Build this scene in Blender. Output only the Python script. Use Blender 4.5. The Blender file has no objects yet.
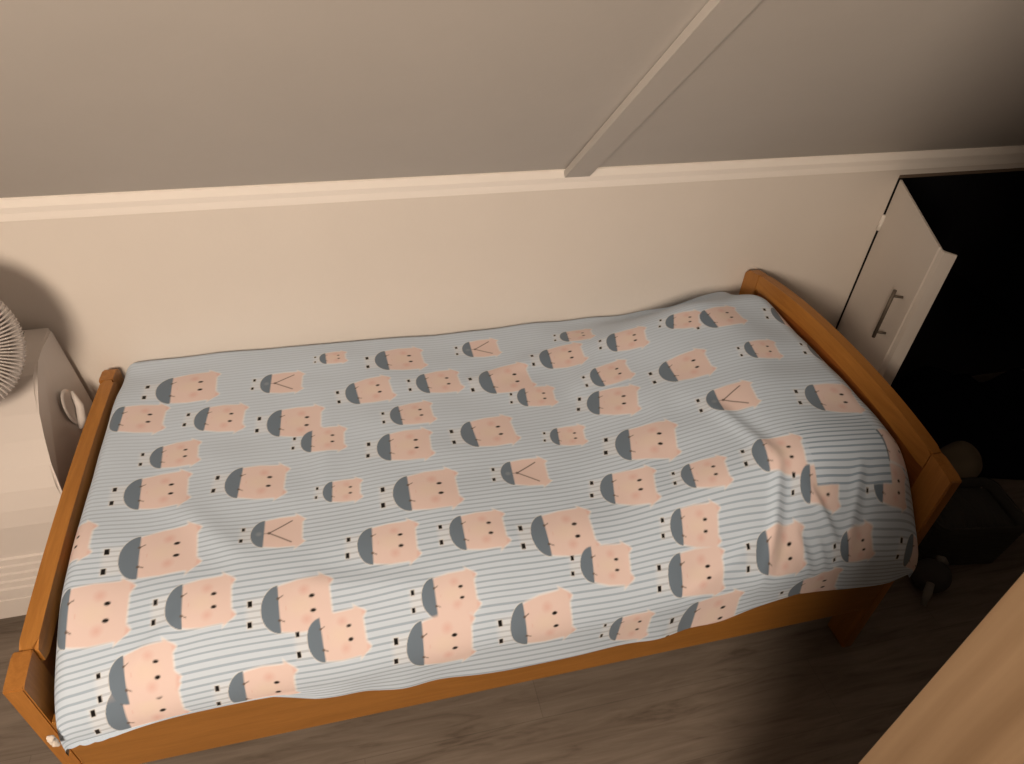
import bpy, bmesh, math
import numpy as np
from mathutils import Vector, Matrix
scene = bpy.context.scene
COL = scene.collection
PI = math.pi

# ------------------------------------------------------------------ materials
def mat(name, color=(.8,.8,.8), rough=.6, spec=.3, metal=0.0):
    m = bpy.data.materials.new(name); m.use_nodes = True
    b = m.node_tree.nodes['Principled BSDF']
    b.inputs['Base Color'].default_value = (*color, 1)
    b.inputs['Roughness'].default_value = rough
    b.inputs['Specular IOR Level'].default_value = spec
    b.inputs['Metallic'].default_value = metal
    return m, m.node_tree, b

def N(nt, kind, **kw):
    n = nt.nodes.new(kind)
    for k, v in kw.items():
        if k in n.inputs: n.inputs[k].default_value = v
        else: setattr(n, k, v)
    return n

def mixcol(nt, fac, a, b, blend='MIX'):
    n = nt.nodes.new('ShaderNodeMix'); n.data_type = 'RGBA'; n.blend_type = blend
    for sock, val in ((n.inputs[0], fac), (n.inputs[6], a), (n.inputs[7], b)):
        if hasattr(val, 'is_output'): nt.links.new(val, sock)
        elif isinstance(val, (int, float)): sock.default_value = val
        else: sock.default_value = (*val, 1)
    return n.outputs[2]

def ramp(nt, fac, stops):
    r = nt.nodes.new('ShaderNodeValToRGB')
    e = r.color_ramp.elements
    while len(e) < len(stops): e.new(.5)
    for el, (p, c) in zip(e, stops):
        el.position = p; el.color = (*c, 1)
    nt.links.new(fac, r.inputs[0]); return r.outputs[0]

def coords(nt, scale=(1,1,1), rot=(0,0,0), loc=(0,0,0)):
    tc = nt.nodes.new('ShaderNodeTexCoord'); mp = nt.nodes.new('ShaderNodeMapping')
    mp.inputs['Scale'].default_value = scale; mp.inputs['Rotation'].default_value = rot; mp.inputs['Location'].default_value = loc
    nt.links.new(tc.outputs['Object'], mp.inputs[0]); return mp.outputs[0]

def noise(nt, vec, scale=5, detail=4, rough=.5, dist=0):
    n = N(nt, 'ShaderNodeTexNoise'); n.inputs['Scale'].default_value = scale
    n.inputs['Detail'].default_value = detail; n.inputs['Roughness'].default_value = rough
    n.inputs['Distortion'].default_value = dist
    nt.links.new(vec, n.inputs['Vector']); return n.outputs[0]

def bump(nt, bsdf, h, strength=.2, dist=.01):
    b = nt.nodes.new('ShaderNodeBump'); b.inputs['Strength'].default_value = strength; b.inputs['Distance'].default_value = dist
    nt.links.new(h, b.inputs['Height']); nt.links.new(b.outputs[0], bsdf.inputs['Normal'])

def plaster(name, color, amount=.04, bscale=60):
    m, nt, b = mat(name, color, .75, .25)
    v = coords(nt)
    f = noise(nt, v, 3, 5, .6)
    c2 = tuple(c*(1-amount*2) for c in color)
    nt.links.new(mixcol(nt, f, color, c2), b.inputs['Base Color'])
    bump(nt, b, noise(nt, v, bscale, 3), .12, .004)
    return m

def wood(name, dark, light, stretch, rough=.45, scale=6, spec=.35, contrast=(.3,.7), dist=1.2):
    m, nt, b = mat(name, light, rough, spec)
    v = coords(nt, scale=stretch)
    big = noise(nt, v, scale, 3, .5, dist)
    fine = noise(nt, v, scale*7, 4, .6, .3)
    c = ramp(nt, big, [(contrast[0], dark), (contrast[1], light)])
    f2 = ramp(nt, fine, [(.35, (.86,.86,.86)), (.65, (1,1,1))])
    nt.links.new(mixcol(nt, .8, c, f2, 'MULTIPLY'), b.inputs['Base Color'])
    bump(nt, b, fine, .05, .002)
    return m

M = {}
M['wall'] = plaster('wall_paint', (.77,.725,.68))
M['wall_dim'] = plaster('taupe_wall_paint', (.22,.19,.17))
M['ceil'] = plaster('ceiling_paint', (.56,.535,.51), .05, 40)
M['trim'] = plaster('trim_paint', (.94,.90,.86), .01, 30)
M['dark'] = plaster('eaves_shade_board', (.030,.030,.036))  # near-black colour stands for the unlit inside of the eaves
M['door'] = plaster('door_paint', (.80,.755,.71), .02, 30)
M['bed_x'] = wood('honey_wood_along', (.30,.130,.026), (.37,.165,.036), (.5,6,6), .42)
M['bed_y'] = wood('honey_wood_across', (.36,.150,.030), (.46,.205,.045), (6,.5,6), .40)
M['bed_z'] = wood('honey_wood_upright', (.34,.140,.028), (.43,.185,.040), (6,6,.5), .42)
M['panel'] = wood('shaded_reddish_panel', (.24,.075,.016), (.33,.115,.026), (6,.5,6), .45)  # recess shade under the top rail put into this darker wood colour
M['joint'] = mat('joint_shadow_line', (.10,.035,.012), .7)[0]
M['plastic'] = plaster('appliance_plastic', (.66,.62,.60), .01, 20)
M['plastic'].node_tree.nodes['Principled BSDF'].inputs['Roughness'].default_value = .4
M['metal'] = mat('brushed_metal', (.16,.135,.11), .55, .4, .5)[0]
M['black'] = mat('black_plastic', (.012,.012,.012), .5)[0]
M['grey'] = mat('grey_print', (.12,.14,.12), .6)[0]
M['matt'] = plaster('mattress_cloth', (.72,.70,.66))
M['lampw'] = mat('white_lamp_metal', (.8,.8,.78), .4)[0]

def wardrobe_mat():
    m, nt, b = mat('light_oak_veneer', (.5,.3,.15), .5, .3)
    v = coords(nt, scale=(1,4.0,.7))
    w = N(nt, 'ShaderNodeTexWave'); w.wave_type = 'BANDS'; w.bands_direction = 'Y'
    w.inputs['Scale'].default_value = 1.5; w.inputs['Distortion'].default_value = 5.5
    w.inputs['Detail'].default_value = 2.5; w.inputs['Detail Scale'].default_value = .9
    nt.links.new(v, w.inputs['Vector'])
    c = ramp(nt, w.outputs[1], [(0,(.165,.108,.062)), (.15,(.192,.129,.076)), (.75,(.21,.143,.086)), (1,(.185,.123,.072))])
    fine = noise(nt, coords(nt, scale=(4,26,1.2)), 5, 4, .6, .2)
    f2 = ramp(nt, fine, [(.3,(.86,.84,.82)), (.7,(1,1,1))])
    nt.links.new(mixcol(nt, .7, c, f2, 'MULTIPLY'), b.inputs['Base Color'])
    return m
M['oak'] = wardrobe_mat()

def floor_mat():
    m, nt, b = mat('grey_brown_laminate', (.2,.15,.12), .5, .3)
    v = coords(nt)
    br = N(nt, 'ShaderNodeTexBrick'); br.offset = .37; br.squash = 1
    br.inputs['Color1'].default_value = (.35,.35,.35,1); br.inputs['Color2'].default_value = (.65,.65,.65,1)
    br.inputs['Mortar'].default_value = (.0,.0,.0,1); br.inputs['Scale'].default_value = 1
    br.inputs['Mortar Size'].default_value = .0012; br.inputs['Brick Width'].default_value = 1.29; br.inputs['Row Height'].default_value = .19
    nt.links.new(coords(nt, loc=(.2,.06,0)), br.inputs['Vector'])
    g = noise(nt, coords(nt, scale=(1,9,1)), 3.2, 6, .62, 1.0)
    g2 = noise(nt, coords(nt, scale=(2,34,1)), 4, 3, .5, .2)
    c = ramp(nt, g, [(.33,(.135,.108,.086)), (.43,(.185,.152,.125)), (.62,(.235,.198,.165)), (.8,(.20,.165,.136))])
    c = mixcol(nt, .55, c, ramp(nt, g2, [(.3,(.78,.78,.78)), (.7,(1,1,1))]), 'MULTIPLY')
    c = mixcol(nt, .35, c, ramp(nt, br.outputs[0], [(0,(.3,.3,.3)), (.05,(.3,.3,.3)), (.36,(.82,.82,.82)), (.66,(1,1,1))]), 'MULTIPLY')
    nt.links.new(c, b.inputs['Base Color'])
    return m
M['floor'] = floor_mat()

def duvet_mat():
    m, nt, b = mat('printed_duvet_cotton', (.7,.7,.7), .85, .1)
    at = N(nt, 'ShaderNodeAttribute'); at.attribute_name = 'print'
    st = N(nt, 'ShaderNodeAttribute'); st.attribute_name = 'weave'
    sep = N(nt, 'ShaderNodeSeparateXYZ'); nt.links.new(st.outputs['Vector'], sep.inputs[0])
    # x = cloth coordinate across the stripes in metres, y = stripe contrast, z = free of print
    mul = N(nt, 'ShaderNodeMath'); mul.operation = 'MULTIPLY'; mul.inputs[1].default_value = 2*PI/.0122
    nt.links.new(sep.outputs[0], mul.inputs[0])
    sn = N(nt, 'ShaderNodeMath'); sn.operation = 'SINE'; nt.links.new(mul.outputs[0], sn.inputs[0])
    mr = N(nt, 'ShaderNodeMapRange'); mr.interpolation_type = 'SMOOTHSTEP'
    mr.inputs['From Min'].default_value = .20; mr.inputs['From Max'].default_value = .85
    nt.links.new(sn.outputs[0], mr.inputs[0])
    k = N(nt, 'ShaderNodeMath'); k.operation = 'MULTIPLY'; nt.links.new(mr.outputs[0], k.inputs[0]); nt.links.new(sep.outputs[1], k.inputs[1])
    ground = mixcol(nt, k.outputs[0], (.555,.675,.825), (.27,.37,.50))
    c = mixcol(nt, sep.outputs[2], at.outputs['Color'], ground)
    nt.links.new(c, b.inputs['Base Color'])
    bump(nt, b, noise(nt, coords(nt), 90, 3, .5), .12, .003)
    b.inputs['Sheen Weight'].default_value = .15
    return m
M['duvet'] = duvet_mat()

def ribbed_mat():
    m, nt, b = mat('dark_ribbed_fabric', (.06,.062,.058), .85, .15)
    return m
M['ribbed'] = ribbed_mat()
M['pale_dark'] = mat('pale_grey_cloth', (.20,.195,.18), .8)[0]
M['bag'] = plaster('beige_canvas', (.25,.21,.15), .1, 50)

# ------------------------------------------------------------------ helpers
def link(name, me, m=None, parent=None, smooth=False):
    o = bpy.data.objects.new(name, me); COL.objects.link(o)
    if m is not None: me.materials.append(m)
    if parent is not None: o.parent = parent
    if smooth:
        for p in me.polygons: p.use_smooth = True
    return o

def from_bm(name, bm, m, parent=None, smooth=False):
    bmesh.ops.recalc_face_normals(bm, faces=bm.faces[:])
    me = bpy.data.meshes.new(name); bm.to_mesh(me); bm.free()
    return link(name, me, m, parent, smooth)

def add_box(bm, a, b, bev=0, seg=2):
    a = Vector(a); b = Vector(b)
    r = bmesh.ops.create_cube(bm, size=1)
    vs = r['verts']
    c = (a+b)/2; d = b-a
    for v in vs: v.co = Vector((v.co.x*abs(d.x), v.co.y*abs(d.y), v.co.z*abs(d.z))) + c
    if bev:
        es = list({e for v in vs for e in v.link_edges})
        bmesh.ops.bevel(bm, geom=es, offset=bev, segments=seg, affect='EDGES', profile=.5)

def box(name, a, b, m, parent=None, bev=0, seg=2):
    bm = bmesh.new(); add_box(bm, a, b, bev, seg); return from_bm(name, bm, m, parent)

def add_prism(bm, pts, axis, a, b):
    """extrude a closed 2-D outline along an axis; pts are the two other coordinates in order"""
    def P(u, v, w):
        return {'x': (w, u, v), 'y': (u, w, v), 'z': (u, v, w)}[axis]
    A = [bm.verts.new(P(u, v, a)) for u, v in pts]; B = [bm.verts.new(P(u, v, b)) for u, v in pts]
    bm.faces.new(A); bm.faces.new(B[::-1])
    n = len(pts)
    for i in range(n): bm.faces.new((A[i], A[(i+1) % n], B[(i+1) % n], B[i]))
    return A, B

def prism(name, pts, axis, a, b, m, parent=None, bev=0):
    bm = bmesh.new(); add_prism(bm, pts, axis, a, b)
    if bev: bmesh.ops.bevel(bm, geom=bm.edges[:], offset=bev, segments=2, affect='EDGES')
    return from_bm(name, bm, m, parent)

def add_tube(bm, pts, r, seg=10, closed=False, cap=True):
    pts = [Vector(p) for p in pts]; rings = []; n = len(pts)
    prev = None
    for i, p in enumerate(pts):
        if closed: t = pts[(i+1) % n]-pts[i-1]
        else: t = pts[min(i+1, n-1)]-pts[max(i-1, 0)]
        t.normalize()
        if prev is None:
            u = t.orthogonal().normalized()
        else:
            u = (prev - t*prev.dot(t)).normalized()
        prev = u; w = t.cross(u)
        rr = r[i] if isinstance(r, (list, tuple)) else r
        rings.append([bm.verts.new(p+(u*math.cos(k*2*PI/seg)+w*math.sin(k*2*PI/seg))*rr) for k in range(seg)])
    for i in range(n if closed else n-1):
        a, b = rings[i], rings[(i+1) % n]
        for k in range(seg): bm.faces.new((a[k], a[(k+1) % seg], b[(k+1) % seg], b[k]))
    if cap and not closed:
        bm.faces.new(rings[0][::-1]); bm.faces.new(rings[-1])

def add_lathe(bm, prof, mtx, seg=40):
    rings = []
    for r, h in prof:
        if r < 1e-6: rings.append([bm.verts.new(mtx @ Vector((0,0,h)))])
        else: rings.append([bm.verts.new(mtx @ Vector((r*math.cos(k*2*PI/seg), r*math.sin(k*2*PI/seg), h))) for k in range(seg)])
    for a, b in zip(rings, rings[1:]):
        for k in range(seg):
            k2 = (k+1) % seg
            if len(a) == 1 and len(b) == 1: continue
            if len(a) == 1: bm.faces.new((a[0], b[k], b[k2]))
            elif len(b) == 1: bm.faces.new((a[k], b[0], a[k2]))
            else: bm.faces.new((a[k], a[k2], b[k2], b[k]))

def empty(name, loc=(0,0,0)):
    o = bpy.data.objects.new(name, None); COL.objects.link(o); o.location = loc; o.empty_display_size = .1; return o

def thing(name, label, cat, loc=(0,0,0), group=None):
    o = empty(name, loc); tag(o, label, cat, group); return o
def tag(o, label, cat, group=None):
    o['label'] = label; o['category'] = cat
    if group: o['group'] = group
def struct(o, label, cat):
    o['kind'] = 'structure'; o['label'] = label; o['category'] = cat; return o
def local(o, children=None):
    """children were modelled in world space: shift them under a parent that has a location"""
    for c in o.children: c.matrix_parent_inverse = Matrix.Translation(-Vector(o.location))
# ------------------------------------------------------------------ room
SL = .885                     # rise of the sloping ceiling
ZS = 1.114; YS = -.024        # its foot, on the moulding
XL, XR, YF, ZC = -1.3, 4.3, -3.6, 2.40
YT = YS-(ZC-ZS)/SL
OX0, OX1, OZ0, OZ1 = 2.507, 3.75, .001, 1.026   # opening of the eaves hatch

struct(box('floor', (XL,YF,-.05), (XR,1.1,0), M['floor']), 'grey-brown wood-look laminate floor under the bed', 'floor')
bm = bmesh.new()
add_box(bm, (XL,0,0), (OX0,.06,1.13)); add_box(bm, (OX1,0,0), (XR,.06,1.13))
add_box(bm, (OX0,0,OZ1), (OX1,.06,1.13))
struct(from_bm('wall_back', bm, M['wall']), 'low cream knee wall behind the bed', 'wall')
# eaves space behind the hatch; shade and dark contents put into its colour
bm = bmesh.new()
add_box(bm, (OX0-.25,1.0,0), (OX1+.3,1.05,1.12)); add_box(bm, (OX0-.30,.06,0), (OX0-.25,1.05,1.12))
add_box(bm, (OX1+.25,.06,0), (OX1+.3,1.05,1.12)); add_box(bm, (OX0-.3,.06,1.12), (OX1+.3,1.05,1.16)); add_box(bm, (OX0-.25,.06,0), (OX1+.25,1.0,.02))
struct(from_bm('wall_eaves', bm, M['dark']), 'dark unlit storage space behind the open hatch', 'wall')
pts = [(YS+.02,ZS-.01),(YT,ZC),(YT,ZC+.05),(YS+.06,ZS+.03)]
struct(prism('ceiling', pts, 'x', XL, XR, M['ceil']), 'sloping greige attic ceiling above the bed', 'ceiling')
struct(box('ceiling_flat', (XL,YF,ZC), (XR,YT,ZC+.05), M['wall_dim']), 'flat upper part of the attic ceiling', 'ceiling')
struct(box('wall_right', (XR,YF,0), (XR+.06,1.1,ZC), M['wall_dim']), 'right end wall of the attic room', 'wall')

# moulding between knee wall and slope, stepped
prof = [(0,1.055),(-.010,1.055),(-.012,1.066),(-.016,1.064),(-.018,1.079),(-.024,1.082),(-.029,1.098),(-.029,1.119),(-.020,1.124),(0,1.128)]
struct(prism('trim_1', prof, 'x', XL, XR, M['trim']), 'pale stepped moulding between knee wall and sloping ceiling', 'moulding')
# batten running up the slope
d = Vector((0,-1,SL)).normalized(); nrm = Vector((0,-SL,-1)).normalized()
bm = bmesh.new()
o0 = Vector((0,YS,ZS)); L = (Vector((0,YT,ZC))-o0).length
vs = []
for s in (0.002, L):
    for (x, h) in ((1.336,0),(1.337,.018),(1.411,.018),(1.412,0)):
        p = o0+d*s+nrm*(h-.0005); p.x = x; vs.append(bm.verts.new(p))
bm.faces.new(vs[:4]); bm.faces.new(vs[4:][::-1])
for i in range(4): j = (i+1) % 4; bm.faces.new((vs[i], vs[j], vs[4+j], vs[4+i]))
struct(from_bm('trim_2', bm, M['ceil']), 'flat batten running up the sloping ceiling', 'batten')
# hatch frame edge
bm = bmesh.new()
add_box(bm, (OX0,-.003,OZ1-.004), (OX1,.05,OZ1+.006)); 
struct(from_bm('trim_3', bm, mat('dark_frame_edge',(.16,.12,.09),.7)[0]), 'thin dark top rail of the hatch opening', 'trim')

# ------------------------------------------------------------------ hatch door
dd = Vector((-.42,-.908,0)).normalized(); nn = Vector((-.908,.42,0)).normalized()   # along the leaf, outward front
H0 = Vector((2.512,-.004,0)); ZB = .14; ZTOP = 1.018
def dp(s, t, z): p = H0+dd*s+nn*t; return (p.x, p.y, z)
bm = bmesh.new()
outline = [(0,0),(.470,0),(.472,-.005),(.479,-.005),(.481,-.001),(.500,-.006),(.512,-.036),(.506,-.038),(.490,-.009),(.484,-.006),(0,-.006)]
A = [bm.verts.new(dp(s,t,ZB)) for s,t in outline]; B = [bm.verts.new(dp(s,t,ZTOP)) for s,t in outline]
bm.faces.new(A); bm.faces.new(B[::-1])
for i in range(len(A)): j = (i+1) % len(A); bm.faces.new((A[i],A[j],B[j],B[i]))
door = empty('door_1', H0); struct(door, 'small white hatch door standing open beside the bed', 'door')
leaf = from_bm('door_leaf', bm, M['door'], door)
for o in (leaf,): pass
hd = empty('handle'); hd.parent = door; hd['label'] = 'slim dark metal bar handle'
bm = bmesh.new()
add_tube(bm, [dp(.400,.030,.655), dp(.400,.030,.829)], .0055, 12)
bar = from_bm('bar', bm, M['metal'], hd, True)
for z in (.675,.809):
    bm = bmesh.new(); add_tube(bm, [dp(.400,-.001,z), dp(.400,.030,z)], .0042, 10)
    st = from_bm('standoff', bm, M['metal'], hd, True)
for z in (.865,.28):
    bm = bmesh.new(); add_tube(bm, [(2.506,-.007,z-.028),(2.506,-.007,z+.028)], .007, 10)
    h = from_bm('hinge', bm, M['trim'], door, True)

# ------------------------------------------------------------------ bed
W = 1.003; Lb = 2.06
bed = thing('bed_frame', 'honey-coloured wooden single bed frame against the knee wall', 'bed')
def arc_z(y, z0, z1):
    t = (y+.5075)/.4955
    return z1-(z1-z0)*abs(t)**2.2
def end_board(xa, xb, z0, z1, rx, bev):
    """two posts whose heads follow the same shallow arch as the rail between them"""
    JN, JF = -W+.080, -.092
    ys = [-W+(JN+W)*k/6 for k in range(7)]
    pts = [(-W,0),(JN,0)]+[(y, arc_z(y,z0,z1)) for y in ys[::-1]]
    prism('post', pts, 'x', xa, xb, M['bed_z'], bed, .0025)
    ys = [JF+(-.012-JF)*k/8 for k in range(9)]
    pts = [(JF,0),(-.012,0)]+[(y, arc_z(y,z0,z1)-.018*max(0,(y+.04)/.028)**2*(y > -.04)) for y in ys[::-1]]
    prism('post', pts, 'x', xa, xb, M['bed_z'], bed, .0025)
    ya, yb = JN+.0006, JF-.0006
    ys = [ya+(yb-ya)*k/40 for k in range(41)]
    hgt = .055
    pts = [(y, arc_z(y,z0,z1)-hgt) for y in ys]+[(y, arc_z(y,z0,z1)+.001) for y in ys[::-1]]
    bm = bmesh.new(); A, B = add_prism(bm, pts, 'x', xa+rx, xb+rx*.8)
    es = [e for e in bm.edges if (all(v in A for v in e.verts) or all(v in B for v in e.verts)) and abs(e.verts[0].co.y-e.verts[1].co.y) > 1e-4]
    bmesh.ops.bevel(bm, geom=es, offset=bev, segments=4, affect='EDGES')
    r = from_bm('top_rail', bm, M['bed_y'], bed)
    pm = (xa+xb)/2+rx
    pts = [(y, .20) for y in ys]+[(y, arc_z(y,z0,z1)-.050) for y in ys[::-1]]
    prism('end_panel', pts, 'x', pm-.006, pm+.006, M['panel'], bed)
end_board(0, .036, .592, .618, .008, .009)
end_board(2.028, Lb, .733, .787, 0, .005)
for (ya, yb) in ((-W-.002,-W+.022),(-.036,-.012)):
    box('side_rail', (.036,ya,.212), (2.028,yb,.455), M['bed_x'], bed, .004)
for k in range(10):
    box('slat', (.12+k*.19,-W+.022,.262), (.20+k*.19,-.036,.280), M['bed_y'], bed)
matt = box('mattress', (.075,-.965,.281), (1.985,-.045,.50), M['matt'], None, .03, 4)
tag(matt, 'plain mattress lying in the bed under the duvet', 'mattress')

# ------------------------------------------------------------------ duvet
# ---- duvet surface: (p, q) cloth coordinates -> point; p runs along the bed, q from the wall to the front hem
FOOT_SK, FAR_SK, HEAD_SK = .10, .08, .12
RF, HF = .035, .05      # foot end rounding
RH, HH = .085, .11       # head end rounding
RW, HW = .035, .035     # wall side rounding
RR, HR = .23, .155       # front rounding
X0, X1, Y0, Y1 = .052, 2.027, -.004, -1.036
AF, AH, AW, AR = (RF+HF)*.8, (RH+HH)*.8, (RW+HW)*.8, (RR+HR)*.8
PL = FOOT_SK + AF + (X1-RH - (X0+RF)) + AH + HEAD_SK
SKF = .085
QL = FAR_SK + AW + ((Y0-RW) - (Y1+RR)) + AR + SKF + .03

def sst(a, b, x):
    t = np.clip((x-a)/(b-a), 0, 1); return t*t*(3-2*t)

HEM = np.array([(.04,.405),(.09,.425),(.125,.45),(.165,.478),(.25,.470),(.37,.471),(.46,.45),(.54,.415),(.675,.385),(.97,.366),(1.25,.360),(1.40,.368),(1.58,.405),(1.70,.432),(1.84,.424),(1.96,.428),(2.05,.450)])
# folds: (x0, y0, x1, y1, width, height)
FOLDS = [(1.655,-.86,1.612,-1.0,.016,.010),(1.615,-.97,1.585,-1.03,.014,.008),(1.72,-.92,1.775,-1.01,.013,.009),(1.40,-1.03,1.57,-.985,.018,.009),
 (1.68,-.99,1.71,-1.04,.012,.008),(1.735,-1.01,1.75,-1.04,.010,.007),(1.60,-.62,1.66,-.86,.020,.006),(1.86,-.90,1.80,-1.02,.015,.008),(1.50,-.55,1.35,-.80,.03,.005),
 (.30,-.90,.20,-.99,.02,.005),(.42,-.80,.28,-.62,.03,.004),(.55,-.88,.80,-.93,.025,.004),(1.0,-.30,1.25,-.22,.03,.005),(1.30,-.42,1.48,-.20,.03,.006),(.62,-.30,.60,-.62,.03,.003)]

def wave(x, y, seed, n, f0, f1):
    r = np.random.RandomState(seed); s = 0
    for _ in range(n):
        a = r.uniform(0, 2*np.pi); f = r.uniform(f0, f1)
        s = s + np.sin((x*np.cos(a) + y*np.sin(a))*f*2*np.pi + r.uniform(0, 6.28))
    return s/np.sqrt(n)

def top_height(x, y):
    t = .612 + 0*x
    t = t - .012*sst(-.25, -.0, y) + .016*sst(.22, .07, x)*sst(-.10, -.25, y)*sst(-.95, -.75, y)
    t = t - .012*sst(.45, .0, x)*sst(-.55, -.95, y)
    t = t - .02*sst(.25, .0, x)*sst(-.70, -1.0, y)
    # pillow under the head end
    hx = sst(1.22, 1.80, x)
    hy = 1 - (1.0-.42*sst(1.74,1.98,x))*sst(-.24, -.02, y) - .70*sst(-.84, -1.03, y)
    t = t + .148*hx*hy
    t = t - .004*sst(1.80, 1.98, x)*hy
    t = t + .006*wave(x, y, 3, 7, .8, 2.2) + .0016*wave(x, y, 5, 8, 4, 8)
    t = t + .0022*wave(x*1.0, y*1.0, 9, 8, 3, 6)*sst(1.2, 1.7, x)
    for (a, b, c, d, w, h) in FOLDS:
        L = np.hypot(c-a, d-b); ux, uy = (c-a)/L, (d-b)/L
        s = (x-a)*ux + (y-b)*uy; n = -(x-a)*uy + (y-b)*ux
        env = sst(-.04, .04, s)*(1-sst(L-.05, L+.05, s))
        t = t + 1.25*h*env*(np.exp(-(n/w)**2) - .45*np.exp(-((n-1.9*w)/(1.3*w))**2))
    return t

def cloth(p, q):
    p = np.asarray(p, float); q = np.asarray(q, float)
    # along the bed
    a0 = FOOT_SK; a1 = a0+AF; a2 = PL-HEAD_SK-AH; a3 = PL-HEAD_SK
    th = np.clip((p-a0)/AF, 0, 1)*np.pi/2
    ph = np.clip((a3-p)/AH, 0, 1)*np.pi/2
    x = np.where(p < a1, X0+RF*(1-np.cos(th)), np.where(p > a2, X1-RH*(1-np.cos(ph)), X0+RF+(p-a1)))
    dx = np.where(p < a1, HF*(1-np.sin(th)), np.where(p > a2, HH*(1-np.sin(ph)), 0))
    skx = np.clip(a0-p, 0, None) + np.clip(p-a3, 0, None)
    b0 = FAR_SK; b1 = b0+AW; b2 = QL-.03-SKF-AR; b3 = QL-.03-SKF; b4 = QL-.03
    tw = np.clip((q-b0)/AW, 0, 1)*np.pi/2
    tr = np.clip((b3-q)/AR, 0, 1)*np.pi/2
    y = np.where(q < b1, Y0-RW*(1-np.cos(tw)), np.where(q > b2, Y1+RR*(1-np.cos(tr)), Y0-RW-(q-b1)))
    dy = np.where(q < b1, HW*(1-np.sin(tw)), np.where(q > b2, HR*(1-np.sin(tr)), 0)) + np.clip(b0-q, 0, None)
    front = sst(b2, b3, q)
    T = top_height(x, y)
    hem = np.interp(x, HEM[:, 0], HEM[:, 1])
    z = T - dx*(1-.55*front) - dy - skx*(1-.85*front)
    z = np.where(y > -1.012, np.maximum(z, .461), z)
    v = np.clip((q-b3)/SKF, 0, 1)
    z = np.where(q > b3, z + (np.minimum(hem, z-.005)-z)*v, z)
    # hem curls under, small gathers
    y = y + np.where(q > b3, .0035*np.sin(x*23+2*np.sin(x*9))*v - .004*v, 0)
    u = np.clip((q-b4)/.03, 0, 1)
    y = y + .018*u; z = z + .008*u*u
    # gathered corner at the foot end
    c = np.exp(-((x-.07)/.06)**2)*sst(b3-.03, b4, q)
    y = y - c*.004*np.abs(np.sin(x*110))
    y = np.where((z < .458) & (q > b2), np.minimum(y, -1.0125), y)
    # the duvet swells slightly forward along the head end
    y = y - .012*sst(1.7, 2.0, x)*front
    return x, y, z

PIGS = [('f', 0.245, 0.28, 0.155, -1.5), ('f', 0.144, 0.388, 0.134, 1.8), ('f', 0.356, 0.413, 0.124, 5.8), ('b', 0.519, 0.295, 0.113, 4.2), ('f', 0.54, 0.463, 0.138, 3.4), ('f', 0.625, 0.548, 0.109, 3.3), ('f', 0.264, 0.542, 0.111, -3.2), ('f', 0.226, 0.662, 0.136, -3.5), ('f', 0.448, 0.662, 0.137, 5.2), ('f', 0.674, 0.733, 0.088, 4.1), ('b', 0.513, 0.832, 0.111, 2.1), ('f', 0.749, 0.39, 0.126, -6.6), ('f', 0.243, 0.847, 0.157, -3.0), ('f', 0.06, 0.786, 0.12, 0), ('f', 0.684, 0.21, 0.075, -1.6), ('f', 0.843, 0.249, 0.14, -2.5), ('b', 1.111, 0.222, 0.111, 1.1), ('f', 0.948, 0.376, 0.124, -2.9), ('f', 1.128, 0.398, 0.149, -2.4), ('f', 1.22, 0.481, 0.105, 6.8), ('f', 1.328, 0.328, 0.13, 4.6), ('f', 0.86, 0.502, 0.113, -2.1), ('f', 0.814, 0.614, 0.136, 3.5), ('f', 1.035, 0.608, 0.142, -2.5), ('f', 1.266, 0.656, 0.091, 9.2), ('f', 1.439, 0.477, 0.111, -2.1), ('f', 1.399, 0.562, 0.134, 18.0), ('f', 1.416, 0.741, 0.148, 16.3), ('f', 0.837, 0.782, 0.153, 0.8), ('b', 1.107, 0.762, 0.116, 5.2), ('f', 1.335, 0.861, 0.129, 13.9), ('f', 0.95, 0.917, 0.126, 1.9), ('f', 1.134, 0.952, 0.144, 1.6), ('f', 0.743, 0.905, 0.13, 3.7), ('f', 1.422, 0.23, 0.098, 9.8), ('f', 1.529, 0.347, 0.112, 12.9), ('f', 0.536, 1.009, 0.14, -1.7), ('f', 0.623, 1.079, 0.117, -3.0), ('f', 0.866, 1.042, 0.117, 0.0), ('f', 0.822, 1.145, 0.14, 2.5), ('f', 0.349, 0.973, 0.128, -0.9), ('f', 0.121, 0.95, 0.153, 1.6), ('f', 0.243, 1.083, 0.121, -2.9), ('f', 0.228, 1.162, 0.14, -1.7), ('f', 0.458, 1.177, 0.128, 2.8), ('f', 1.05, 1.154, 0.14, -3.4), ('f', 1.23, 1.029, 0.116, 7.2), ('f', 1.287, 1.222, 0.099, 4.8), ('f', 1.458, 0.996, 0.111, 10.8), ('f', 1.429, 1.096, 0.132, 5.4), ('f', 1.646, 1.102, 0.123, 0.0), ('f', 1.469, 1.27, 0.145, -3.3), ('f', 1.866, 1.133, 0.088, -6.7), ('f', 1.525, 0.899, 0.103, 11.7), ('f', 1.692, 0.915, 0.117, 11.2), ('f', 1.78, 0.99, 0.097, 13.6), ('f', 1.971, 1.011, 0.096, 11.2), ('f', 2.054, 1.154, 0.125, 12), ('f', 1.755, 1.274, 0.125, -8.6), ('f', 1.613, 0.55, 0.132, 3.6), ('b', 1.674, 0.71, 0.118, 8.1), ('f', 1.849, 0.569, 0.095, 5.0), ('f', 1.912, 0.78, 0.135, 12.4), ('f', 1.797, 0.403, 0.121, -2.0), ('f', 1.709, 0.351, 0.093, 22.4), ('f', 2.027, 0.409, 0.125, 12), ('f', 2.044, 0.589, 0.125, 12), ('f', 1.998, 0.95, 0.103, 3.5)]
PIGS[42], PIGS[43] = PIGS[43], PIGS[42]
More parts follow.
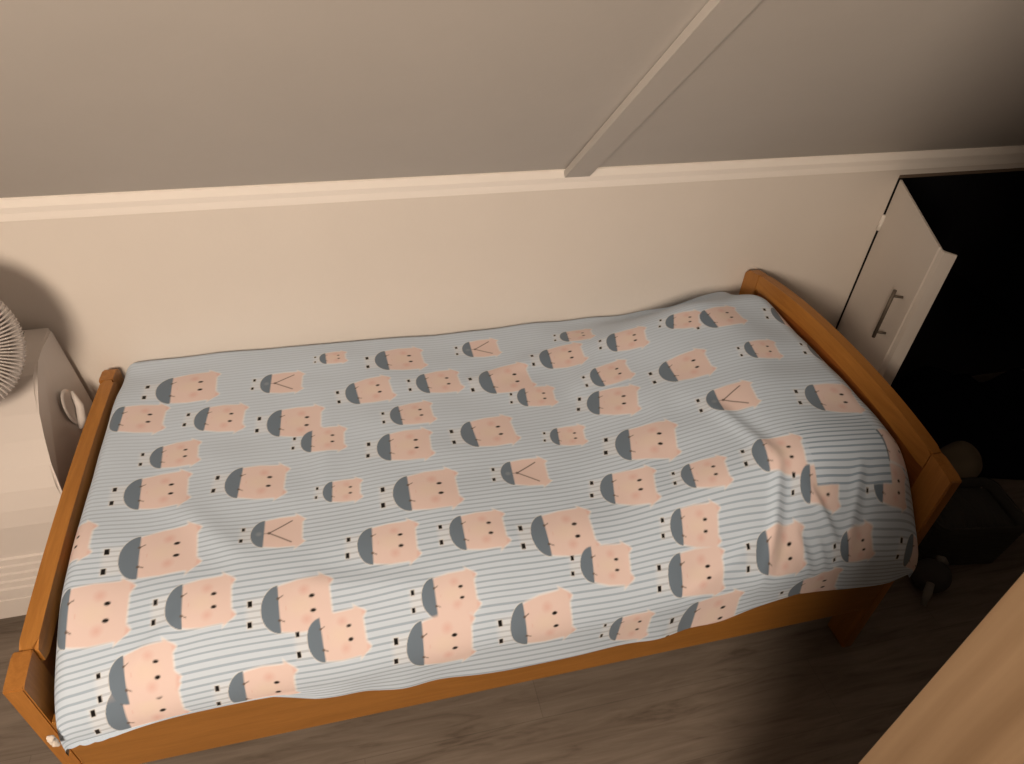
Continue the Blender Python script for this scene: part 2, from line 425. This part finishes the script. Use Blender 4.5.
NP, NQ = 1060, 640
pp = np.linspace(0, PL, NP); qq = np.linspace(0, QL, NQ)
Pg, Qg = np.meshgrid(pp, qq, indexing='ij')
Xc, Yc, Zc = cloth(Pg, Qg)
co = np.stack([Xc, Yc, Zc], -1).reshape(-1, 3)
PRINT = np.ones((NP, NQ, 3)); FREE = np.ones((NP, NQ))
PINK = np.array((.72,.60,.59)); PINK2 = np.array((.73,.635,.57)); BLUSH = np.array((.67,.44,.42)); GREY = np.array((.150,.205,.275)); BLACK = np.array((.006,.005,.005)); LEG = np.array((.66,.56,.53)); LINE = np.array((.13,.10,.09))
def printq(v): return np.where(np.asarray(v) > 1.07, 1.07+(np.asarray(v)-1.07)*.70, v)      # the cloth is stretched over the front edge
AA = .0011
def cov(d, soft=AA): return np.clip(.5 - d/(2*soft), 0, 1)       # signed distance (metres) -> coverage
for (kind, p0, q0, A, ang) in PIGS:
    r = .95*A+.02
    ca, sa = math.cos(math.radians(ang)), math.sin(math.radians(ang))
    cp, cq = p0+ca*A*.45, q0+sa*A*.45
    i0, i1 = np.searchsorted(pp, [cp-r, cp+r]); j0, j1 = np.searchsorted(qq, [cq-r, cq+r])
    if i1 <= i0 or j1 <= j0: continue
    sp = Pg[i0:i1, j0:j1]-p0; sq = printq(Qg[i0:i1, j0:j1])-printq(q0)
    a = (sp*ca+sq*sa)/A; b = (-sp*sa+sq*ca)/A/(.94-.10*float(sst(.80, .95, q0)))
    C = PRINT[i0:i1, j0:j1]; F = FREE[i0:i1, j0:j1]
    def paint(cv, colr):
        C[:] = C*(1-cv[..., None]) + colr*cv[..., None]
        F[:] = np.minimum(F, 1-np.clip(cv, 0, 1)) if False else F*(1-cv)
    def ell(ca_, cb_, ra, rb): 
        return (np.sqrt(((a-ca_)/ra)**2+((b-cb_)/rb)**2)-1)*min(ra, rb)*A
    # body: rounded block a in .20..1, wider towards the head
    wb = .37+.06*np.clip((a-.2)/.35, 0, 1)
    ha = .42; da = np.abs(a-.60)-(ha-.14); db = np.abs(b)-(wb-.14)
    body = (np.hypot(np.maximum(da,0), np.maximum(db,0))+np.minimum(np.maximum(da,db),0)-.14)*A
    back = kind == 'b'
    for s in (-1, 1):                                            # ears at the head corners
        ua = a-1.0; ub = s*b-.31
        ear = np.maximum(-(ua+.12), ua*1.0+np.abs(ub)*1.15-.085)*A*.7
        paint(cov(ear, .003), PINK); 
        if not back: paint(cov(ell(1.0, s*.30, .055, .065), .006)*.95, BLUSH)
    legs = np.maximum(np.abs(b)-.24, np.maximum(-.20-a, a-.25))*A
    paint(cov(legs, .006)*.22, LEG)
    paint(cov(body, .0035), PINK)
    if not back: paint(cov(ell(.58, 0, .17, .14), .012)*.6, PINK2)
    # swimming trunks: a D with its flat side to the body
    trunks = np.maximum((np.sqrt(((a-.27)/.27)**2+(b/.395)**2)-1)*.3, a-.262)*A
    paint(cov(trunks), GREY)
    for s in (-1, 1):
        hoof = np.maximum(np.abs(a+.155+.01*s)-.030, np.abs(b-s*.165)-.048)*A
        paint(cov(hoof-.0008), BLACK)
        if not back:
            paint(cov(ell(.745, s*.115, .036, .024)-.0006), BLACK)
            paint(cov(ell(.64, s*.235, .06, .06), .007)*.7, BLUSH)
            paint(cov(ell(.255, s*.175, .022, .022)), LINE)
            str_ = np.maximum(np.abs(b-s*(.175+.5*(a-.26)))-.010, np.maximum(.26-a, a-.33))*A
            paint(cov(str_)*.9, LINE)
        else:
            d0, d1 = (.36, 0), (.80, s*.30)
            vx, vy = d1[0]-d0[0], d1[1]-d0[1]; ll = math.hypot(vx, vy)
            t = np.clip(((a-d0[0])*vx+(b-d0[1])*vy)/ll**2, 0, 1)
            paint(cov((np.hypot(a-d0[0]-t*vx, b-d0[1]-t*vy)-.014)*A), LINE)
    if back:
        paint(cov(ell(.36, 0, .035, .035)), LINE); paint(cov((np.maximum(np.abs(b)-.008, np.abs(a-.31)-.05))*A), LINE)
        paint(cov(ell(.16, 0, .05, .05), .003)*.5, np.array((.30,.36,.42)))
    else:
        paint(cov((np.maximum(np.abs(a-.36)-.006, np.abs(b)-.03))*A)*.6, BLUSH)
# turned-over square of striped cloth on the pillow end
ua = Pg; ub = Qg
patch = np.maximum(np.maximum(1.823+.0*(Qg-.88)-Pg, Pg-2.02), np.maximum(.862-.0*(Pg-1.83)-Qg, Qg-(1.000+.02*(Pg-1.83)/.2)))
pc = cov(patch, .0015)
FREE[:] = FREE*(1-pc)+pc
CON = .27 + .45*sst(.40, 1.0, Qg)
CON = CON*(1-pc)+1.15*pc
STR = printq(Qg) + .012*np.sin(Pg*1.7+.4) - .035*sst(1.35, 2.1, Pg)*Pg*.6
# pale back of the cloth shows along the seam at the head end
seam = cov(np.abs(Pg-(PL-HEAD_SK-.012))-.008, .003)*0
me = bpy.data.meshes.new('duvet')
idx = np.arange(NP*NQ).reshape(NP, NQ)
f = np.stack([idx[:-1, :-1], idx[1:, :-1], idx[1:, 1:], idx[:-1, 1:]], -1).reshape(-1, 4)[:, ::-1]
me.vertices.add(len(co)); me.vertices.foreach_set('co', co.ravel())
me.loops.add(f.size); me.loops.foreach_set('vertex_index', f.ravel().astype(np.int32))
me.polygons.add(len(f)); me.polygons.foreach_set('loop_start', np.arange(0, f.size, 4, dtype=np.int32))
me.polygons.foreach_set('loop_total', np.full(len(f), 4, dtype=np.int32))
me.update(calc_edges=True)
ca_ = me.color_attributes.new('print', 'FLOAT_COLOR', 'POINT')
ca_.data.foreach_set('color', np.concatenate([PRINT.reshape(-1, 3), np.ones((NP*NQ, 1))], 1).astype(np.float32).ravel())
wa = me.attributes.new('weave', 'FLOAT_VECTOR', 'POINT')
wa.data.foreach_set('vector', np.stack([STR, CON, FREE], -1).astype(np.float32).ravel())
me.polygons.foreach_set('use_smooth', np.ones(len(f), dtype=bool))
duvet = link('duvet', me, M['duvet'])
tag(duvet, 'pale striped duvet printed with pink pigs, spread over the bed and pillow', 'duvet')
# knotted corner tie
bm = bmesh.new()
for c, r in (((.051,-1.044,.468), .0085), ((.056,-1.047,.457), .0075)):
    bmesh.ops.create_icosphere(bm, subdivisions=3, radius=r, matrix=Matrix.Translation(c) @ Matrix.Diagonal((.8,.7,1.5,1)))
for v in bm.verts: v.co += Vector((math.sin(v.co.z*600), math.cos(v.co.z*480+v.co.x*300), math.sin(v.co.x*700)))*.0016
kn = from_bm('corner_knot', bm, mat('white_cotton',(.66,.62,.58),.85)[0], duvet, True)

# ------------------------------------------------------------------ white appliance left of the bed
ac = thing('portable_air_conditioner', 'white plastic floor-standing appliance with sloped top left of the bed', 'appliance', (-.33,-.22,0))
prof = [(-.020,.744),(-.120,.743),(-.165,.738),(-.205,.727),(-.245,.706),(-.290,.670),(-.335,.622),(-.375,.570),(-.405,.520),(-.422,.470),(-.430,.420),(-.430,.055),(-.020,.055)]
bm = bmesh.new()
def xr(z): return -.088+.060*max(0,min(1,(.744-z)/.45))
nx = 5
A = []
for side in (0, 1):
    ring = []
    for (y, z) in prof:
        xx = xr(z) if side else -.60-.03*(.744-z)/.7
        ring.append(bm.verts.new((xx, y, z)))
    A.append(ring)
n = len(prof)
for i in range(n): j = (i+1) % n; bm.faces.new((A[0][i], A[0][j], A[1][j], A[1][i]))
bm.faces.new(A[0][::-1]); bm.faces.new(A[1])
es = [e for e in bm.edges if (e.verts[0] in A[1] and e.verts[1] in A[1])]
bmesh.ops.bevel(bm, geom=es, offset=.006, segments=3, affect='EDGES')
bd = from_bm('housing', bm, M['plastic'], ac)
# recessed hand grip on the side
bm = bmesh.new()
add_lathe(bm, [(0,-.000),(.030,-.0),(.040,.003),(.046,.003),(.050,-.004)], Matrix.Translation((-.064,-.150,.565)) @ Matrix.Rotation(PI/2,4,'Y') @ Matrix.Rotation(.35,4,'Z') @ Matrix.Diagonal((1.45,.8,.6,1)), 32)
gp = from_bm('hand_grip', bm, M['plastic'], ac, True)
bm = bmesh.new(); add_tube(bm, [(-.060,-.165,.500),(-.052,-.155,.525),(-.050,-.140,.560),(-.062,-.125,.600)], [.006,.012,.011,.004], 12)
from_bm('grip_lip', bm, M['plastic'], gp, True)
for k in range(5):
    z = .308-.031*k
    prism('louvre', [(-.429,z),(-.436,z-.003),(-.437,z-.019),(-.429,z-.022)], 'x', -.60, xr(z)-.02, M['plastic'], ac)
box('plinth', (-.60,-.434,.056), (-.035,-.4295,.135), M['plastic'], ac, .002)
box('badge', (-.172,-.040,.7435), (-.150,-.028,.7445), M['grey'], ac)
box('badge_stem', (-.163,-.050,.7435), (-.158,-.040,.7445), M['grey'], ac)
for (x, y) in ((-.10,-.38),(-.10,-.07),(-.54,-.38),(-.54,-.07)):
    bm = bmesh.new(); add_tube(bm, [(x-.012,y,.027),(x+.012,y,.027)], .027, 16)
    from_bm('caster', bm, M['black'], ac, True)

# ------------------------------------------------------------------ table fan on the appliance
fc = Vector((-.185,-.335,.915)); fax = Vector((.62,-.70,.34)).normalized()
fan = thing('table_fan', 'round white table fan with ribbed guard on the white appliance', 'fan', (-.33,-.10,.744))
q = fax.to_track_quat('Z','Y').to_matrix().to_4x4()
FM = Matrix.Translation(fc) @ q
bm = bmesh.new(); add_lathe(bm, [(.150,-.055),(.160,-.045),(.163,-.020),(.163,.010),(.158,.020),(.150,.020),(.150,-.055)], FM, 64)
from_bm('rim_band', bm, M['plastic'], fan, True)
bm = bmesh.new()
for k in range(90):
    a = 2*PI*k/90; pts = []
    for t in range(9):
        s = t/8; r = .160*math.cos(s*1.25)+.0; h = .018+.058*math.sin(s*1.45)
        pts.append(FM @ Vector((r*math.cos(a), r*math.sin(a), h)))
    add_tube(bm, pts, .0023, 6)
from_bm('guard', bm, M['plastic'], fan, True)
bm = bmesh.new(); add_lathe(bm, [(0,.082),(.03,.081),(.050,.076),(.052,.070),(0,.068)], FM, 32); from_bm('badge_cap', bm, M['plastic'], fan, True)
bm = bmesh.new()
for k in range(5):
    a0 = 2*PI*k/5
    grid = []
    for i in range(7):
        r = .03+.105*i/6
        row = []
        for j in range(6):
            a = a0+ (j/5-.5)*1.0*(.6+.4*math.sin(PI*i/6)); h = (j/5-.5)*.035
            row.append(bm.verts.new(FM @ Vector((r*math.cos(a), r*math.sin(a), h-.01))))
        grid.append(row)
    for i in range(6):
        for j in range(5): bm.faces.new((grid[i][j], grid[i+1][j], grid[i+1][j+1], grid[i][j+1]))
bld = from_bm('blades', bm, M['plastic'], fan, True)
bm = bmesh.new(); add_lathe(bm, [(.150,-.055),(.10,-.075),(.062,-.085),(.060,-.150),(.045,-.175),(0,-.180)], FM, 40); from_bm('motor_housing', bm, M['plastic'], fan, True)
mb = FM @ Vector((0,0,-.12))
bm = bmesh.new(); add_tube(bm, [mb, mb+Vector((-.02,.03,-.08)), (-.33,-.10,.80), (-.33,-.10,.757)], [.022,.02,.018,.02], 14); from_bm('neck', bm, M['plastic'], fan, True)
bm = bmesh.new(); add_lathe(bm, [(0,.030),(.03,.028),(.066,.012),(.072,.002),(.072,0),(0,0)], Matrix.Translation((-.33,-.10,.7445)), 40); from_bm('base', bm, M['plastic'], fan, True)

# ------------------------------------------------------------------ wardrobe in the right foreground
WX, WY = 1.1607, -1.6215
wr = thing('wardrobe', 'light oak veneer wardrobe standing close at the right of the photo', 'wardrobe', (WX+.4,WY-.3,0))
bx = box('side_panel', (WX,WY-.58,0), (WX+.018,WY,2.05), M['oak'], wr, .0008)
box('side_panel', (WX+.882,WY-.58,0), (WX+.90,WY,2.05), M['oak'], wr)
box('top_panel', (WX+.018,WY-.58,2.032), (WX+.882,WY,2.05), M['oak'], wr)
box('back_panel', (WX+.018,WY-.012,.05), (WX+.882,WY-.002,2.032), M['oak'], wr)
box('bottom_panel', (WX+.018,WY-.58,.07), (WX+.882,WY-.012,.088), M['oak'], wr)
for k in (0,1):
    x0 = WX+.003+k*.448
    dr = box('wardrobe_door', (x0,WY-.60,.05), (x0+.446,WY-.582,2.045), M['oak'], wr, .001)
    bm = bmesh.new(); xh = x0+(.41 if k == 0 else .036); add_tube(bm, [(xh,WY-.60,1.0),(xh,WY-.625,1.0),(xh,WY-.625,1.14),(xh,WY-.60,1.14)], .005, 8)
    from_bm('door_handle', bm, M['metal'], dr, True)

# ------------------------------------------------------------------ dim things on the floor beyond the headboard
bk = thing('storage_basket', 'dark ribbed fabric basket on the floor beyond the headboard', 'basket', (2.62,-.72,0))
bm = bmesh.new()
def rrect(cx, cy, hx, hy, r, ang, nseg=5):
    out = []
    for (sx, sy, a0) in ((1,1,0),(-1,1,PI/2),(-1,-1,PI),(1,-1,1.5*PI)):
        for k in range(nseg+1):
            a = a0+PI/2*k/nseg; x = sx*(hx-r)+r*math.cos(a); y = sy*(hy-r)+r*math.sin(a)
            out.append((cx+x*math.cos(ang)-y*math.sin(ang), cy+x*math.sin(ang)+y*math.cos(ang)))
    return out
rings = []; ang = -.15; hgt = .20; NR = 60
for k in range(NR+1):
    z = .002+hgt*k/NR; fl = 1+.10*k/NR; rb = .0028*math.sin(k*2*PI/5)
    rings.append([bm.verts.new((x, y, z)) for x, y in rrect(2.62,-.72,.145*fl+rb,.10*fl+rb,.04,ang)])
for k in range(NR):
    a, b = rings[k], rings[k+1]; n = len(a)
    for i in range(n): bm.faces.new((a[i], a[(i+1)%n], b[(i+1)%n], b[i]))
bm.faces.new(rings[0][::-1])
inner = [bm.verts.new((x, y, .002+hgt)) for x, y in rrect(2.62,-.72,.145*1.1-.01,.10*1.1-.01,.032,ang)]
innb = [bm.verts.new((x, y, .17)) for x, y in rrect(2.62,-.72,.145*1.05-.01,.10*1.05-.01,.032,ang)]
n = len(inner)
for i in range(n):
    bm.faces.new((rings[-1][i], rings[-1][(i+1)%n], inner[(i+1)%n], inner[i])); bm.faces.new((inner[i], inner[(i+1)%n], innb[(i+1)%n], innb[i]))
from_bm('basket_body', bm, M['ribbed'], bk, True)
bm = bmesh.new(); rows = []
for i in range(81):                                               # ribbed cloth heaped in it
    row = []
    for j in range(17):
        u = -1+2*i/80; v = -1+2*j/16; x = u*.135; y = v*.092
        z = .168+.040*(1-u*u)*(1-v**4)+.0025*math.sin(i*2*PI/4.7)
        row.append(bm.verts.new((2.62+x*math.cos(ang)-y*math.sin(ang), -.72+x*math.sin(ang)+y*math.cos(ang), z)))
    rows.append(row)
for i in range(80):
    for j in range(16): bm.faces.new((rows[i][j], rows[i+1][j], rows[i+1][j+1], rows[i][j+1]))
cl = from_bm('lining', bm, M['ribbed'], bk, True)

bl = thing('soft_toy', 'small dark rounded soft toy on the floor by the headboard post', 'toy', (2.43,-.87,0))
bm = bmesh.new(); bmesh.ops.create_uvsphere(bm, u_segments=24, v_segments=16, radius=1, matrix=Matrix.Translation((2.43,-.865,.055)) @ Matrix.Diagonal((.062,.055,.054,1)))
from_bm('toy_body', bm, mat('dark_plush',(.06,.06,.058),.9)[0], bl, True)
for (a, b) in (((2.455,-.835,.098),(2.49,-.85,.08)),((2.39,-.90,.075),(2.345,-.945,.035))):
    bm = bmesh.new(); add_tube(bm, [a, ((a[0]+b[0])/2,(a[1]+b[1])/2,(a[2]+b[2])/2+.006), b], [.012,.014,.008], 10)
    o = from_bm('paw', bm, M['pale_dark'], bl, True); o['label'] = 'pale grey paw'
bm = bmesh.new(); bmesh.ops.create_icosphere(bm, subdivisions=4, radius=1, matrix=Matrix.Translation((2.80,-.50,.105)) @ Matrix.Rotation(.3,4,'Z') @ Matrix.Diagonal((.11,.08,.09,1)))
for v in bm.verts:
    v.co += Vector((math.sin(v.co.z*40+v.co.x*25), math.cos(v.co.x*33), math.sin(v.co.y*41+v.co.x*18)))*.008
    v.co.z = max(v.co.z, .002)
cb = from_bm('cloth_bundle', bm, M['bag'], None, True)
tag(cb, 'faint beige cloth bundle on the floor in front of the dark hatch', 'cloth')

bm = bmesh.new(); rows = []
for i in range(49):
    row = []
    for j in range(29):
        u = i/48; v = j/28; x = 2.47+1.2*u; y = -.50+.46*v+.05*math.sin(u*7)*(1-v)
        e = min(u/.12, 1)*min((1-u)/.12, 1)*min(v/.25, 1)
        z = .006+.20*max(e,0)**.7*(.6+.4*math.sin(u*9+1)*math.cos(v*4))+.02*math.sin(u*31+v*13)*max(e,0)
        row.append(bm.verts.new((x, y, max(z,.004))))
    rows.append(row)
for i in range(48):
    for j in range(28): bm.faces.new((rows[i][j], rows[i+1][j], rows[i+1][j+1], rows[i][j+1]))
bl2 = from_bm('blanket', bm, mat('navy_cloth',(.006,.007,.014),.95,.05)[0], None, True)
sm = bl2.modifiers.new('t','SOLIDIFY'); sm.thickness = .004; sm.offset = -1
tag(bl2, 'dark navy blanket heaped on the floor along the open hatch', 'blanket')

# ------------------------------------------------------------------ lamp behind the camera
LX, LY, LZ = -.12, -3.02, 2.16
lamp = thing('ceiling_lamp', 'white pendant lamp hanging from the ceiling behind the camera', 'lamp', (LX,LY,ZC))
bm = bmesh.new(); add_lathe(bm, [(0,0),(.055,0),(.055,-.010),(.02,-.030),(0,-.032)], Matrix.Translation((LX,LY,ZC-.001)), 32); from_bm('ceiling_rose', bm, M['lampw'], lamp, True)
bm = bmesh.new(); add_tube(bm, [(LX,LY,ZC-.03),(LX,LY,LZ+.15)], .003, 8); add_tube(bm, [(LX,LY,LZ+.155),(LX,LY,LZ+.12)], .018, 16); from_bm('cord', bm, M['lampw'], lamp, True)
ld = bpy.data.lights.new('lamp_light', 'POINT'); ld.energy = 295; ld.color = (1,.80,.615); ld.shadow_soft_size = .30
lo = bpy.data.objects.new('lamp_light', ld); COL.objects.link(lo); lo.location = (LX,LY,LZ)

w = bpy.data.worlds.new('world'); scene.world = w; w.use_nodes = True
w.node_tree.nodes['Background'].inputs[0].default_value = (1,.8,.62,1); w.node_tree.nodes['Background'].inputs[1].default_value = .004

for o in [o for o in scene.objects if o.type == 'EMPTY' and o.parent is None]: local(o)

# ------------------------------------------------------------------ camera
cam = bpy.data.cameras.new('camera'); cam.sensor_fit = 'HORIZONTAL'; cam.sensor_width = 36; cam.lens = 700.7266*36/1024; cam.clip_start = .02
camo = bpy.data.objects.new('camera', cam); COL.objects.link(camo); scene.camera = camo
right = Vector((.96999694,-.23785643,.05030165)); fwd = Vector((.21458791,.74039399,-.63699982)); up = Vector((.11427146,.628682,.76922102))
camo.matrix_world = Matrix.Translation((.7038,-1.8247,1.9092)) @ Matrix((right, up, -fwd)).transposed().to_4x4()
vs = scene.view_settings; vs.view_transform = 'Standard'; vs.look = 'None'; vs.exposure = 0; vs.gamma = 1; vs.use_curve_mapping = False
